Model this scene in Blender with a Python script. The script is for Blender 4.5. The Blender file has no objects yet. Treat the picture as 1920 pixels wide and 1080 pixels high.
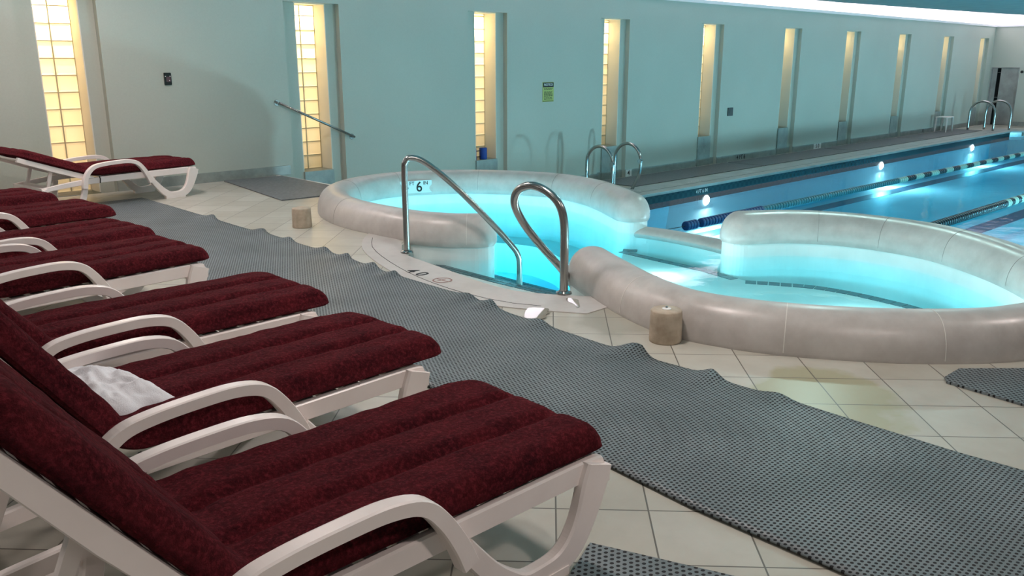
import bpy, bmesh, math, random
from mathutils import Vector, Matrix, noise
random.seed(7)
SC = bpy.context.scene
COL = SC.collection
R = math.radians
PI = math.pi

# ------------------------------------------------------------------ camera, world, view
cam_d = bpy.data.cameras.new('camera'); cam = bpy.data.objects.new('camera', cam_d); COL.objects.link(cam)
cam_d.sensor_width = 36.0; cam_d.lens = 36.0*1590.8/1920.0
cam_d.clip_start = 0.05; cam_d.clip_end = 200
cam.location = (0, 0, 1.57)
cam.rotation_euler = (R(90-14.99), 0, R(-44.24))
SC.camera = cam
SC.view_settings.view_transform = 'Standard'
SC.view_settings.look = 'None'
SC.view_settings.gamma = 1.0
SC.view_settings.exposure = -0.08
SC.view_settings.use_curve_mapping = False
w = bpy.data.worlds.new('world'); SC.world = w; w.use_nodes = True
bgn = w.node_tree.nodes['Background']
bgn.inputs[0].default_value = (0.84, 0.84, 0.80, 1); bgn.inputs[1].default_value = 0.15

# ------------------------------------------------------------------ materials
def mat(name, color=(.8,.8,.8), rough=.5, metal=0.0, sheen=0.0, spec=.5):
    m = bpy.data.materials.new(name); m.use_nodes = True
    b = m.node_tree.nodes['Principled BSDF']
    b.inputs['Base Color'].default_value = (*color, 1)
    b.inputs['Roughness'].default_value = rough
    b.inputs['Metallic'].default_value = metal
    b.inputs['Specular IOR Level'].default_value = spec
    if sheen:
        b.inputs['Sheen Weight'].default_value = sheen
        b.inputs['Sheen Roughness'].default_value = .4
    return m
class N:
    """tiny node helper"""
    def __init__(s, m): s.m = m; s.t = m.node_tree; s.b = s.t.nodes.get('Principled BSDF')
    def n(s, typ, **kw):
        nd = s.t.nodes.new(typ)
        for k, v in kw.items():
            if k.startswith('i_'): nd.inputs[k[2:].replace('_', ' ')].default_value = v
            else: setattr(nd, k, v)
        return nd
    def l(s, a, b): s.t.links.new(a, b)
    def pos(s):
        return s.n('ShaderNodeTexCoord').outputs['Object']
    def gpos(s):
        return s.n('ShaderNodeNewGeometry').outputs['Position']
    def math(s, op, a, b=None, c=None):
        nd = s.n('ShaderNodeMath', operation=op)
        for i, v in enumerate((a, b, c)):
            if v is None: continue
            if isinstance(v, (int, float)): nd.inputs[i].default_value = v
            else: s.l(v, nd.inputs[i])
        return nd.outputs[0]
    def noise(s, vec, scale, detail=3, rough=.5):
        nd = s.n('ShaderNodeTexNoise'); nd.inputs['Scale'].default_value = scale
        nd.inputs['Detail'].default_value = detail; nd.inputs['Roughness'].default_value = rough
        if vec is not None: s.l(vec, nd.inputs['Vector'])
        return nd.outputs['Fac']
    def ramp(s, fac, stops):
        nd = s.n('ShaderNodeValToRGB'); cr = nd.color_ramp
        while len(cr.elements) > 1: cr.elements.remove(cr.elements[-1])
        for i, (p, c) in enumerate(stops):
            e = cr.elements[0] if i == 0 else cr.elements.new(p)
            e.position = p; e.color = (*c, 1) if len(c) == 3 else c
        s.l(fac, nd.inputs[0]); return nd.outputs[0]
    def mix(s, fac, a, b, typ='MIX'):
        nd = s.n('ShaderNodeMix', data_type='RGBA', blend_type=typ)
        for v, idx in ((fac, 0), (a, 6), (b, 7)):
            if isinstance(v, (int, float)): nd.inputs[idx].default_value = v
            elif isinstance(v, tuple): nd.inputs[idx].default_value = (*v, 1) if len(v) == 3 else v
            else: s.l(v, nd.inputs[idx])
        return nd.outputs[2]
    def bump(s, h, strength=.3, dist=.01):
        nd = s.n('ShaderNodeBump'); nd.inputs['Strength'].default_value = strength; nd.inputs['Distance'].default_value = dist
        s.l(h, nd.inputs['Height']); s.l(nd.outputs[0], s.b.inputs['Normal'])
    def base(s, c): s.l(c, s.b.inputs['Base Color'])
    def rough(s, c): s.l(c, s.b.inputs['Roughness'])

M = {}
# wall paint
m = M['wall'] = mat('wall_paint', (.62,.70,.66), .6); q = N(m); p = q.gpos()
c = q.ramp(q.noise(p, .5, 2), [(.3,(.465,.495,.43)),(.7,(.515,.54,.47))])
q.base(q.mix(.05, c, q.noise(p, 60, 2), 'OVERLAY')); q.bump(q.noise(p, 90, 3), .15, .004)
M['wall_white'] = mat('white_plaster', (.86,.84,.84), .6)
m = M['jamb'] = mat('jamb_paint', (.80,.76,.66), .6); q = N(m); q.bump(q.noise(q.gpos(), 60, 3), .12, .003)
m = M['ceiling'] = mat('ceiling_paint', (.16,.32,.34), .7); q = N(m)
q.base(q.ramp(q.noise(q.gpos(), 3, 4), [(.3,(.13,.27,.29)),(.7,(.18,.34,.36))]))
# stone for baseboards and sills
m = M['stone'] = mat('grey_stone', (.3,.33,.31), .35); q = N(m); p = q.gpos()
q.base(q.ramp(q.noise(p, 4, 6, .65), [(.25,(.20,.23,.21)),(.5,(.30,.335,.31)),(.75,(.40,.43,.40))]))
# floor tiles, laid diagonally
m = M['floor'] = mat('floor_tile', (.5,.48,.42), .28); q = N(m); p = q.gpos()
mp = q.n('ShaderNodeMapping'); mp.inputs['Rotation'].default_value = (0, 0, R(-133.3)); q.l(p, mp.inputs['Vector'])
sx = q.n('ShaderNodeSeparateXYZ'); q.l(mp.outputs[0], sx.inputs[0])
T1 = .342; T2 = .334
# after rotation x runs along 133 deg, y is the offset across it
fy = q.math('FRACT', q.math('DIVIDE', q.math('ADD', sx.outputs['Y'], 2.43 + T1*60), T1))
fx = q.math('FRACT', q.math('DIVIDE', q.math('ADD', sx.outputs['X'], .04 + T2*60), T2))
def edge(f):
    return q.math('MINIMUM', f, q.math('SUBTRACT', 1.0, f))
e = q.math('MINIMUM', edge(fx), edge(fy))
groutm = q.math('LESS_THAN', e, .009)
ix = q.math('FLOOR', q.math('DIVIDE', q.math('ADD', sx.outputs['X'], .04 + T2*60), T2))
iy = q.math('FLOOR', q.math('DIVIDE', q.math('ADD', sx.outputs['Y'], 2.43 + T1*60), T1))
cx = q.n('ShaderNodeCombineXYZ'); q.l(ix, cx.inputs[0]); q.l(iy, cx.inputs[1])
wn = q.n('ShaderNodeTexWhiteNoise'); q.l(cx.outputs[0], wn.inputs['Vector'])
basec = q.ramp(q.noise(p, 3.2, 7, .62), [(.2,(.36,.34,.28)),(.5,(.44,.425,.36)),(.8,(.51,.50,.44))])
tilec = q.mix(.22, basec, q.ramp(wn.outputs['Value'], [(0,(.36,.33,.26)),(1,(.70,.70,.64))]))
# yellowish water stain beside the mat
dx = q.n('ShaderNodeVectorMath', operation='DISTANCE'); q.l(p, dx.inputs[0]); dx.inputs[1].default_value = (3.78,1.66,0)
dd = q.math('ADD', dx.outputs['Value'], q.math('MULTIPLY', q.noise(p, 2.2, 4), .5))
stain = q.ramp(dd, [(.0,(1,1,1)),(.60,(1,1,1)),(.64,(0,0,0))])
tilec = q.mix(q.math('MULTIPLY', stain, .65), tilec, (.34,.33,.17))
dx2 = q.n('ShaderNodeVectorMath', operation='DISTANCE'); q.l(p, dx2.inputs[0]); dx2.inputs[1].default_value = (4.05,3.2,0)
dd2 = q.math('ADD', dx2.outputs['Value'], q.math('MULTIPLY', q.noise(p, 3, 4), .5))
st2 = q.ramp(dd2, [(.0,(1,1,1)),(.52,(1,1,1)),(.62,(0,0,0))])
tilec = q.mix(q.math('MULTIPLY', st2, .45), tilec, (.24,.23,.17))
q.base(q.mix(groutm, tilec, (.13,.12,.10)))
q.b.inputs['Roughness'].default_value = .34
# marble curb
m = M['marble'] = mat('marble_curb', (.55,.53,.5), .3); q = N(m); p = q.gpos()
n1 = q.noise(p, 1.4, 8, .62)
c1 = q.ramp(n1, [(.25,(.35,.325,.30)),(.45,(.48,.455,.425)),(.6,(.56,.54,.51)),(.78,(.43,.40,.38))])
n2 = q.noise(p, 9, 5, .6)
q.base(q.mix(.35, c1, q.ramp(n2, [(.3,(.36,.33,.31)),(.7,(.60,.58,.55))])))
q.rough(q.ramp(n2, [(.3,(.28,.28,.28)),(.7,(.42,.42,.42))]))
m = M['coping'] = mat('grey_coping_stone', (.36,.40,.38), .4); q = N(m); q.base(q.ramp(q.noise(q.gpos(), 3, 6, .6), [(.3,(.29,.33,.31)),(.7,(.42,.46,.44))]))
M['joint_dark'] = mat('dull_joint', (.26,.25,.23), .7)
M['joint'] = mat('pale_joint', (.72,.71,.66), .6)
m = M['sandstone'] = mat('tan_stone', (.46,.40,.30), .6); q = N(m); p = q.gpos()
q.base(q.ramp(q.noise(p, 14, 5), [(.3,(.36,.29,.21)),(.7,(.54,.46,.36))])); q.bump(q.noise(p, 60, 4), .3, .004)
m = M['liner'] = mat('white_pool_plaster', (.80,.85,.83), .55); q = N(m)
q.base(q.ramp(q.noise(q.gpos(), 3, 5), [(.3,(.70,.77,.75)),(.7,(.82,.87,.85))]))
m = M['lap_plaster'] = mat('blue_pool_plaster', (.55,.70,.74), .6); q = N(m)
q.base(q.ramp(q.noise(q.gpos(), 1.2, 5), [(.3,(.66,.78,.80)),(.7,(.74,.84,.86))]))
M['tile_dark'] = mat('dark_blue_tile', (.025,.065,.085), .3)
m = M['band'] = mat('waterline_tile', (.02,.05,.06), .2); q = N(m); p = q.gpos()
bk = q.n('ShaderNodeTexChecker'); bk.inputs['Scale'].default_value = 12; q.l(p, bk.inputs['Vector'])
bk.inputs['Color1'].default_value = (.015,.045,.055,1); bk.inputs['Color2'].default_value = (.025,.065,.075,1); q.base(bk.outputs[0])
M['lane_line'] = mat('lane_marking_tile', (.045,.075,.12), .4)
M['plastic'] = mat('white_resin_plastic', (.93,.84,.80), .32)
m = M['plastic']; q = N(m); p = q.gpos(); q.base(q.ramp(q.noise(p, 7, 4), [(.3,(.90,.81,.77)),(.7,(.95,.87,.83))])); q.bump(q.noise(p, 140, 2), .05, .002)
# terry cloth
m = M['terry'] = mat('burgundy_terry', (.15,.012,.02), .95, sheen=.12, spec=.1); q = N(m); p = q.gpos()
q.b.inputs['Sheen Tint'].default_value = (.75,.12,.16,1)
a = q.noise(p, 75, 4, .75); b_ = q.noise(p, 9, 3)
cc = q.ramp(a, [(.36,(.004,.001,.0015)),(.5,(.060,.006,.010)),(.66,(.235,.026,.038))])
q.base(q.mix(.4, cc, q.ramp(b_, [(.3,(.045,.004,.008)),(.7,(.17,.018,.024))])))
q.bump(q.math('ADD', q.noise(p, 160, 4, .8), q.noise(p, 45, 3)), .9, .012)
m = M['towel'] = mat('white_terry', (.92,.92,.95), .95, spec=.1); q = N(m); q.bump(q.noise(q.gpos(), 180, 4, .8), .6, .006)
m = M['steel'] = mat('brushed_steel', (.42,.43,.42), .24, 1.0)
M['steel_bright'] = mat('chrome', (.75,.74,.74), .15, 1.0)
M['black'] = mat('black_plastic', (.012,.016,.015), .4)
M['dark_gap'] = mat('dark_opening', (.006,.006,.007), .9)
M['ink'] = mat('black_ink', (.012,.012,.014), .6)
M['sign_yellow'] = mat('sign_yellow', (.45,.50,.14), .5)
M['sign_white'] = mat('sign_white', (.8,.8,.78), .5)
M['paper_tile'] = mat('pale_marker_tile', (.62,.74,.74), .35)
M['blue_foam'] = mat('blue_foam', (.01,.06,.32), .6)
M['blue_float'] = mat('navy_lane_float', (.012,.045,.14), .35)
M['teal_float'] = mat('dark_teal_lane_float', (.04,.16,.19), .35)
M['pale_float'] = mat('pale_green_lane_float', (.36,.52,.44), .4)
M['black_float'] = mat('black_lane_float', (.010,.022,.03), .35)
m = M['door'] = mat('grey_door_paint', (.34,.35,.33), .5); q = N(m); q.base(q.ramp(q.noise(q.gpos(), 3, 4), [(.3,(.26,.25,.23)),(.7,(.38,.38,.36))]))
# rubber mat with round holes in staggered rows
def mat_rubber(name, rot, scale, hole=.34):
    m = mat(name, (.12,.14,.145), .5); q = N(m); p = q.gpos()
    mp = q.n('ShaderNodeMapping'); mp.inputs['Rotation'].default_value = (0, 0, rot); q.l(p, mp.inputs['Vector'])
    s = q.n('ShaderNodeSeparateXYZ'); q.l(mp.outputs[0], s.inputs[0])
    gy = q.math('DIVIDE', q.math('ADD', s.outputs['Y'], 50), scale)
    row = q.math('FLOOR', gy)
    off = q.math('MULTIPLY', q.math('MODULO', row, 2.0), .5)
    gx = q.math('ADD', q.math('DIVIDE', q.math('ADD', s.outputs['X'], 50), scale*1.15), off)
    ux = q.math('SUBTRACT', q.math('FRACT', gx), .5); uy = q.math('SUBTRACT', q.math('FRACT', gy), .5)
    r2 = q.math('SQRT', q.math('ADD', q.math('MULTIPLY', ux, ux), q.math('MULTIPLY', uy, uy)))
    h = q.math('LESS_THAN', r2, hole)
    col = q.ramp(q.noise(p, 2.5, 5), [(.25,(.115,.14,.145)),(.5,(.155,.185,.195)),(.75,(.20,.235,.245))])
    q.base(q.mix(h, col, (.010,.012,.014)))
    q.rough(q.math('ADD', q.math('MULTIPLY', h, .4), .42))
    q.bump(q.math('SUBTRACT', 1.0, q.ramp(r2, [(hole-.06,(1,1,1)),(hole+.06,(0,0,0))])), .5, .004)
    return m
M['rubber'] = mat_rubber('perforated_rubber', R(0), .0185, .31)
M['rubber_turned'] = mat_rubber('perforated_rubber_turned', R(22), .0205, .30)
m = M['rubber_flat'] = mat('grey_rubber', (.13,.14,.145), .6); q = N(m); q.base(q.ramp(q.noise(q.gpos(), 30, 3), [(.3,(.10,.11,.115)),(.7,(.16,.17,.175))]))
# glass block : pale translucent glass, thick mortar is a separate mesh
m = M['glass_block'] = bpy.data.materials.new('glass_block'); m.use_nodes = True; t = m.node_tree; t.nodes.clear()
o = t.nodes.new('ShaderNodeOutputMaterial'); tr = t.nodes.new('ShaderNodeBsdfTranslucent'); gl = t.nodes.new('ShaderNodeBsdfGlossy'); mx = t.nodes.new('ShaderNodeMixShader')
tr.inputs[0].default_value = (.97,.93,.84,1); gl.inputs[1].default_value = .15; mx.inputs[0].default_value = .07
t.links.new(tr.outputs[0], mx.inputs[1]); t.links.new(gl.outputs[0], mx.inputs[2]); t.links.new(mx.outputs[0], o.inputs[0])
M['mortar'] = mat('block_mortar', (.50,.44,.30), .7)
# water: clear surface that reflects at grazing angles, body absorbs red
def water(name, absorb, dens, bump_s, bscale, refl=1.0):
    m = bpy.data.materials.new(name); m.use_nodes = True; t = m.node_tree; t.nodes.clear()
    o = t.nodes.new('ShaderNodeOutputMaterial')
    tp = t.nodes.new('ShaderNodeBsdfTransparent'); g = t.nodes.new('ShaderNodeBsdfGlossy'); g.inputs['Roughness'].default_value = .02
    fr = t.nodes.new('ShaderNodeFresnel'); fr.inputs[0].default_value = 1.33
    ml = t.nodes.new('ShaderNodeMath'); ml.operation = 'MULTIPLY'; ml.inputs[1].default_value = refl; t.links.new(fr.outputs[0], ml.inputs[0])
    ge = t.nodes.new('ShaderNodeNewGeometry'); nz = t.nodes.new('ShaderNodeTexNoise'); nz.inputs['Scale'].default_value = bscale; nz.inputs['Detail'].default_value = 3
    t.links.new(ge.outputs['Position'], nz.inputs['Vector'])
    bp = t.nodes.new('ShaderNodeBump'); bp.inputs['Strength'].default_value = bump_s; bp.inputs['Distance'].default_value = .02
    t.links.new(nz.outputs['Fac'], bp.inputs['Height']); t.links.new(bp.outputs[0], g.inputs['Normal']); t.links.new(bp.outputs[0], fr.inputs['Normal'])
    mx = t.nodes.new('ShaderNodeMixShader'); t.links.new(ml.outputs[0], mx.inputs[0]); t.links.new(tp.outputs[0], mx.inputs[1]); t.links.new(g.outputs[0], mx.inputs[2])
    t.links.new(mx.outputs[0], o.inputs['Surface'])
    va = t.nodes.new('ShaderNodeVolumeAbsorption'); va.inputs[0].default_value = (*absorb, 1); va.inputs[1].default_value = dens
    t.links.new(va.outputs[0], o.inputs['Volume'])
    # the same water body for the faces that rest against the basin
    m2 = bpy.data.materials.new(name+'_body'); m2.use_nodes = True; t = m2.node_tree; t.nodes.clear()
    o = t.nodes.new('ShaderNodeOutputMaterial'); tp = t.nodes.new('ShaderNodeBsdfTransparent'); va = t.nodes.new('ShaderNodeVolumeAbsorption')
    va.inputs[0].default_value = (*absorb, 1); va.inputs[1].default_value = dens
    t.links.new(tp.outputs[0], o.inputs['Surface']); t.links.new(va.outputs[0], o.inputs['Volume'])
    return [m, m2]
M['spa_water'] = water('spa_water', (.0,.86,.95), .80, .10, 5, .50)
M['lap_water'] = water('lap_pool_water', (.22,.81,.92), .26, .25, 4, .40)
m = M['puddle'] = bpy.data.materials.new('wet_film'); m.use_nodes = True; q = N(m)
q.b.inputs['Base Color'].default_value = (.30,.29,.24,1); q.b.inputs['Roughness'].default_value = .03; q.b.inputs['IOR'].default_value = 1.6
q.b.inputs['Specular IOR Level'].default_value = 1.0
def emit(name, color, s):
    m = bpy.data.materials.new(name); m.use_nodes = True; t = m.node_tree; t.nodes.clear()
    o = t.nodes.new('ShaderNodeOutputMaterial'); e = t.nodes.new('ShaderNodeEmission'); e.inputs[0].default_value = (*color,1); e.inputs[1].default_value = s
    t.links.new(e.outputs[0], o.inputs[0]); return m
M['lamp_lens'] = emit('pool_lamp_lens', (.85,.97,1.0), 14)
M['tube'] = emit('fluorescent_tube', (1.0,.86,.97), 9)
M['down'] = emit('fill_lens', (1.0,.93,.86), 9)  # glow of the added ceiling fill lights

# ------------------------------------------------------------------ mesh helpers
def link(name, bm, material, parent=None, smooth=False, loc=None):
    me = bpy.data.meshes.new(name); bm.normal_update(); bm.to_mesh(me); bm.free()
    ms = material if isinstance(material, (list, tuple)) else [material]
    for x in ms: me.materials.append(x)
    if smooth:
        for f in me.polygons: f.use_smooth = True
    o = bpy.data.objects.new(name, me); COL.objects.link(o)
    if parent: o.parent = parent
    if loc: o.location = loc
    return o
def thing(name, label, cat, loc=(0,0,0), rz=0, group=None, kind=None):
    o = bpy.data.objects.new(name, None); COL.objects.link(o); o.empty_display_size = .1
    o.location = loc; o.rotation_euler = (0,0,rz)
    return tag(o, label, cat, group, kind)
def tag(o, label=None, cat=None, group=None, kind=None):
    if label: o['label'] = label
    if cat: o['category'] = cat
    if group: o['group'] = group
    if kind: o['kind'] = kind
    return o
def struct(o, label=None):
    o['kind'] = 'structure'
    if label: o['label'] = label
    return o
def box(bm, x0, x1, y0, y1, z0, z1, mi=0):
    vs = [bm.verts.new((x, y, z)) for z in (z0, z1) for y in (y0, y1) for x in (x0, x1)]
    for f in ((0,2,3,1),(4,5,7,6),(0,1,5,4),(2,6,7,3),(0,4,6,2),(1,3,7,5)):
        fc = bm.faces.new([vs[i] for i in f]); fc.material_index = mi
    return vs
def bevel(bm, w=.004, seg=2):
    bmesh.ops.bevel(bm, geom=list(bm.edges), offset=w, segments=seg, affect='EDGES', clamp_overlap=True)
def prism(bm, pts, z0, z1, mi=0):
    """pts: 2D outline -> extruded solid"""
    a = [bm.verts.new((x, y, z0)) for x, y in pts]; b = [bm.verts.new((x, y, z1)) for x, y in pts]
    n = len(pts)
    top = bm.faces.new(b); bot = bm.faces.new(a[::-1]); fs = [top, bot]
    for i in range(n):
        fs.append(bm.faces.new([a[i], a[(i+1)%n], b[(i+1)%n], b[i]]))
    for f in fs: f.material_index = mi
    top.normal_update(); bot.normal_update()
    bmesh.ops.triangulate(bm, faces=[top, bot], ngon_method='EAR_CLIP')
def catmull(P, n=8, closed=False):
    P = [Vector(p) for p in P]; out = []
    L = len(P); rng = range(L if closed else L-1)
    for i in rng:
        p1 = P[i]; p2 = P[(i+1) % L]
        p0 = P[(i-1) % L] if (closed or i > 0) else p1*2 - p2
        p3 = P[(i+2) % L] if (closed or i < L-2) else p2*2 - p1
        for k in range(n):
            t = k/n
            out.append(.5*((2*p1)+(-p0+p2)*t+(2*p0-5*p1+4*p2-p3)*t*t+(-p0+3*p1-3*p2+p3)*t**3))
    if not closed: out.append(P[-1])
    return out
def tube(bm, P, r, seg=12, caps=True):
    """round tube along 3D points"""
    P = [Vector(p) for p in P]; rings = []
    prev = None
    for i, p in enumerate(P):
        d = (P[min(i+1, len(P)-1)] - P[max(i-1, 0)]).normalized()
        if prev is None:
            a = Vector((0,0,1)) if abs(d.z) < .9 else Vector((1,0,0))
            u = d.cross(a).normalized()
        else:
            u = (prev - d*prev.dot(d)).normalized()
        prev = u; v = d.cross(u)
        rr = r[i] if isinstance(r, (list, tuple)) else r
        rings.append([bm.verts.new(p + (u*math.cos(2*PI*k/seg) + v*math.sin(2*PI*k/seg))*rr) for k in range(seg)])
    for a, b in zip(rings, rings[1:]):
        for k in range(seg):
            bm.faces.new([a[k], a[(k+1)%seg], b[(k+1)%seg], b[k]])
    if caps:
        bm.faces.new(rings[0][::-1]); bm.faces.new(rings[-1])
def ribbon(bm, P, T, y0, y1, bev=True):
    """flat strip in the xz plane, centre line P, thickness T, from y0 to y1, edges chamfered"""
    n = len(P); L = []; Rr = []
    for i in range(n):
        a = Vector(P[max(i-1,0)]); b = Vector(P[min(i+1,n-1)]); d = (b-a).normalized(); nn = Vector((-d.y, d.x))
        p = Vector(P[i]); L.append(p + nn*T[i]/2); Rr.append(p - nn*T[i]/2)
    c = min(.008, abs(y1-y0)*.25)
    sec = [(1,y0+c),(.86,y0),(-.86,y0),(-1,y0+c),(-1,y1-c),(-.86,y1),(.86,y1),(1,y1-c)]
    rings = []
    for i in range(n):
        m_ = (L[i]+Rr[i])/2; h = (L[i]-Rr[i])/2
        rings.append([bm.verts.new((m_.x+h.x*s, y, m_.y+h.y*s)) for s, y in sec])
    for a, b in zip(rings, rings[1:]):
        for k in range(8): bm.faces.new([a[k], a[(k+1)%8], b[(k+1)%8], b[k]])
    bm.faces.new(rings[0][::-1]); bm.faces.new(rings[-1])
def smooth2(P, T, n=5):
    Q = catmull([(p[0], p[1], t) for p, t in zip(P, T)], n)
    return [(v.x, v.y) for v in Q], [v.z for v in Q]
def lathe(bm, prof, c=(0,0,0), seg=32, axis='Z'):
    rings = []
    for r, z in prof:
        ring = []
        for k in range(seg):
            a = 2*PI*k/seg
            v = (r*math.cos(a), r*math.sin(a), z)
            if axis == 'X': v = (z, r*math.cos(a), r*math.sin(a))
            if axis == 'Y': v = (r*math.sin(a), z, r*math.cos(a))
            ring.append(bm.verts.new((v[0]+c[0], v[1]+c[1], v[2]+c[2])))
        rings.append(ring)
    for a, b in zip(rings, rings[1:]):
        for k in range(seg): bm.faces.new([a[k], a[(k+1)%seg], b[(k+1)%seg], b[k]])
    bm.faces.new(rings[0][::-1]); bm.faces.new(rings[-1])
def recalc(bm): bmesh.ops.recalc_face_normals(bm, faces=list(bm.faces))
def text(body, size, matrix, material, parent, name='lettering', ext=.001, sx=1.0):
    cu = bpy.data.curves.new('lettering', 'FONT'); cu.body = body; cu.size = size; cu.align_x = 'CENTER'; cu.align_y = 'CENTER'; cu.extrude = ext
    cu.offset = size*.012
    to = bpy.data.objects.new('lettering_source', cu); COL.objects.link(to)
    bpy.context.view_layer.update()
    me = bpy.data.meshes.new_from_object(to.evaluated_get(bpy.context.evaluated_depsgraph_get()))
    COL.objects.unlink(to); bpy.data.objects.remove(to)
    me.transform(matrix @ Matrix.Diagonal((sx,1,1,1)))
    me.materials.clear(); me.materials.append(material)
    o = bpy.data.objects.new(name, me); COL.objects.link(o)
    if parent: o.parent = parent
    return o
def area(name, loc, rot, sx, sy, power, color, parent=None, spread=None):
    l = bpy.data.lights.new(name, 'AREA'); l.shape = 'RECTANGLE'; l.size = sx; l.size_y = sy; l.energy = power; l.color = color
    if spread: l.spread = spread
    o = bpy.data.objects.new(name, l); COL.objects.link(o); o.location = loc; o.rotation_euler = rot
    if parent: o.parent = parent
    return o
def point(name, loc, power, color, r=.1, parent=None):
    l = bpy.data.lights.new(name, 'POINT'); l.energy = power; l.color = color; l.shadow_soft_size = r
    o = bpy.data.objects.new(name, l); COL.objects.link(o); o.location = loc
    if parent: o.parent = parent
    return o

# ------------------------------------------------------------------ levels
WY = 10.943      # window wall plane
ZL = -.75        # lower pool deck
TOP = 2.36       # head of the window niches
COVE = 2.82
XE = 35.5        # end wall

# spa centre lines
CL = catmull([(5.02,5.62,0),(4.86,5.80,0),(4.73,6.10,0),(4.69,6.5,0),(4.69,6.95,0),(4.77,7.38,0),(4.95,7.8,0),(5.22,8.16,0),(5.65,8.43,0),(6.25,8.50,0),
              (6.90,8.20,0),(7.38,7.65,0),(7.62,6.98,0),(7.52,6.35,0),(7.28,5.85,0),(7.0,5.40,0)], 6)
CR = catmull([(4.70,3.97,0),(4.53,3.66,0),(4.32,3.24,0),(4.18,2.82,0),(4.21,2.5,0),(4.32,2.21,0),(4.5,1.92,0),(4.70,1.67,0),(4.95,1.44,0),(5.2,1.29,0),(5.65,1.15,0),(6.15,1.18,0),
              (6.65,1.48,0),(7.10,1.93,0),(7.42,2.45,0),(7.50,2.95,0),(7.42,3.40,0),(7.18,3.78,0),(6.85,4.02,0)], 6)
APR = [(4.42,5.93),(4.28,5.74),(4.189,5.543),(4.143,5.238),(4.09,4.87),(4.04,4.535),(4.035,4.15),(4.14,3.90),(4.28,3.69),(4.36,3.60)]
WEIR = [(7.0,5.40),(7.06,5.05),(7.05,4.6),(6.98,4.2),(6.85,4.02)]
apr_in = [(v.x, v.y) for v in catmull([(x,y,0) for x,y in APR], 6)]
cl2 = [(v.x, v.y) for v in CL]; cr2 = [(v.x, v.y) for v in CR]
# closed footprint of the water
ka = min(range(len(cl2)), key=lambda i: abs(cl2[i][1]-6.12)+abs(cl2[i][0]-4.73))
kb = min(range(len(cr2)), key=lambda i: abs(cr2[i][1]-3.45)+abs(cr2[i][0]-4.43))
FOOT = cl2[ka:] + WEIR[1:-1] + cr2[kb:][::-1] + apr_in[::-1]

# ------------------------------------------------------------------ floor (upper deck with the spa cut out), lower deck
def poly_with_hole(outer, hole, z, zb, material, name):
    bm = bmesh.new()
    vo = [bm.verts.new((x,y,z)) for x,y in outer]; vh = [bm.verts.new((x,y,z)) for x,y in hole]
    es = [bm.edges.new((vo[i], vo[(i+1)%len(vo)])) for i in range(len(vo))]
    es += [bm.edges.new((vh[i], vh[(i+1)%len(vh)])) for i in range(len(vh))]
    bmesh.ops.triangle_fill(bm, use_beauty=True, use_dissolve=False, edges=es)
    for loop in (vo, vh):
        lo = [bm.verts.new((v.co.x, v.co.y, zb)) for v in loop]
        for i in range(len(loop)):
            j = (i+1) % len(loop); bm.faces.new([loop[i], loop[j], lo[j], lo[i]])
    recalc(bm)
    return struct(link(name, bm, material))
# the deck ends under the curb on the lap pool side, so only the deck-side half of the footprint is a cut
i0 = min(range(len(cl2)), key=lambda i: (Vector(cl2[i])-Vector((6.25,8.50))).length)
j0 = min(range(len(cr2)), key=lambda i: (Vector(cr2[i])-Vector((6.15,1.18))).length)
cut = cl2[ka:i0+1][::-1] + apr_in + cr2[kb:j0+1]          # from the back of the left ring, past the apron, to the front of the right ring
outer = [(6.02,8.72),(6.02,10.943),(-2.6,10.943),(-2.6,-2.4),(12,-2.4),(12,.6),(6.15,.6)] 
bm = bmesh.new()
ring = outer + cut[::-1]
prism(bm, ring, -.12, 0)
recalc(bm)
struct(link('floor', bm, M['floor']))
# stairs down along the window wall behind the spa (four treads)
bm = bmesh.new()
for k in range(4):
    box(bm, 6.04+.3*k, 6.34+.3*k, 8.72, WY-.002, ZL-.1, -.15*(k+1))
o = link('stair', bm, M['stone']); tag(o, 'grey stone steps going down along the wall behind the round spa', 'stairs')
# lower deck along the wall and far end
bm = bmesh.new()
box(bm, 6.04, XE, 9.15, WY, ZL-.15, ZL)
box(bm, 32.8, XE, .9, 9.15, ZL-.15, ZL)
struct(link('floor', bm, M['floor']))

bm = bmesh.new(); box(bm, 5.985, 6.035, 8.75, WY-.002, .0005, .006); struct(link('trim_3', bm, M['joint']))
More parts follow.
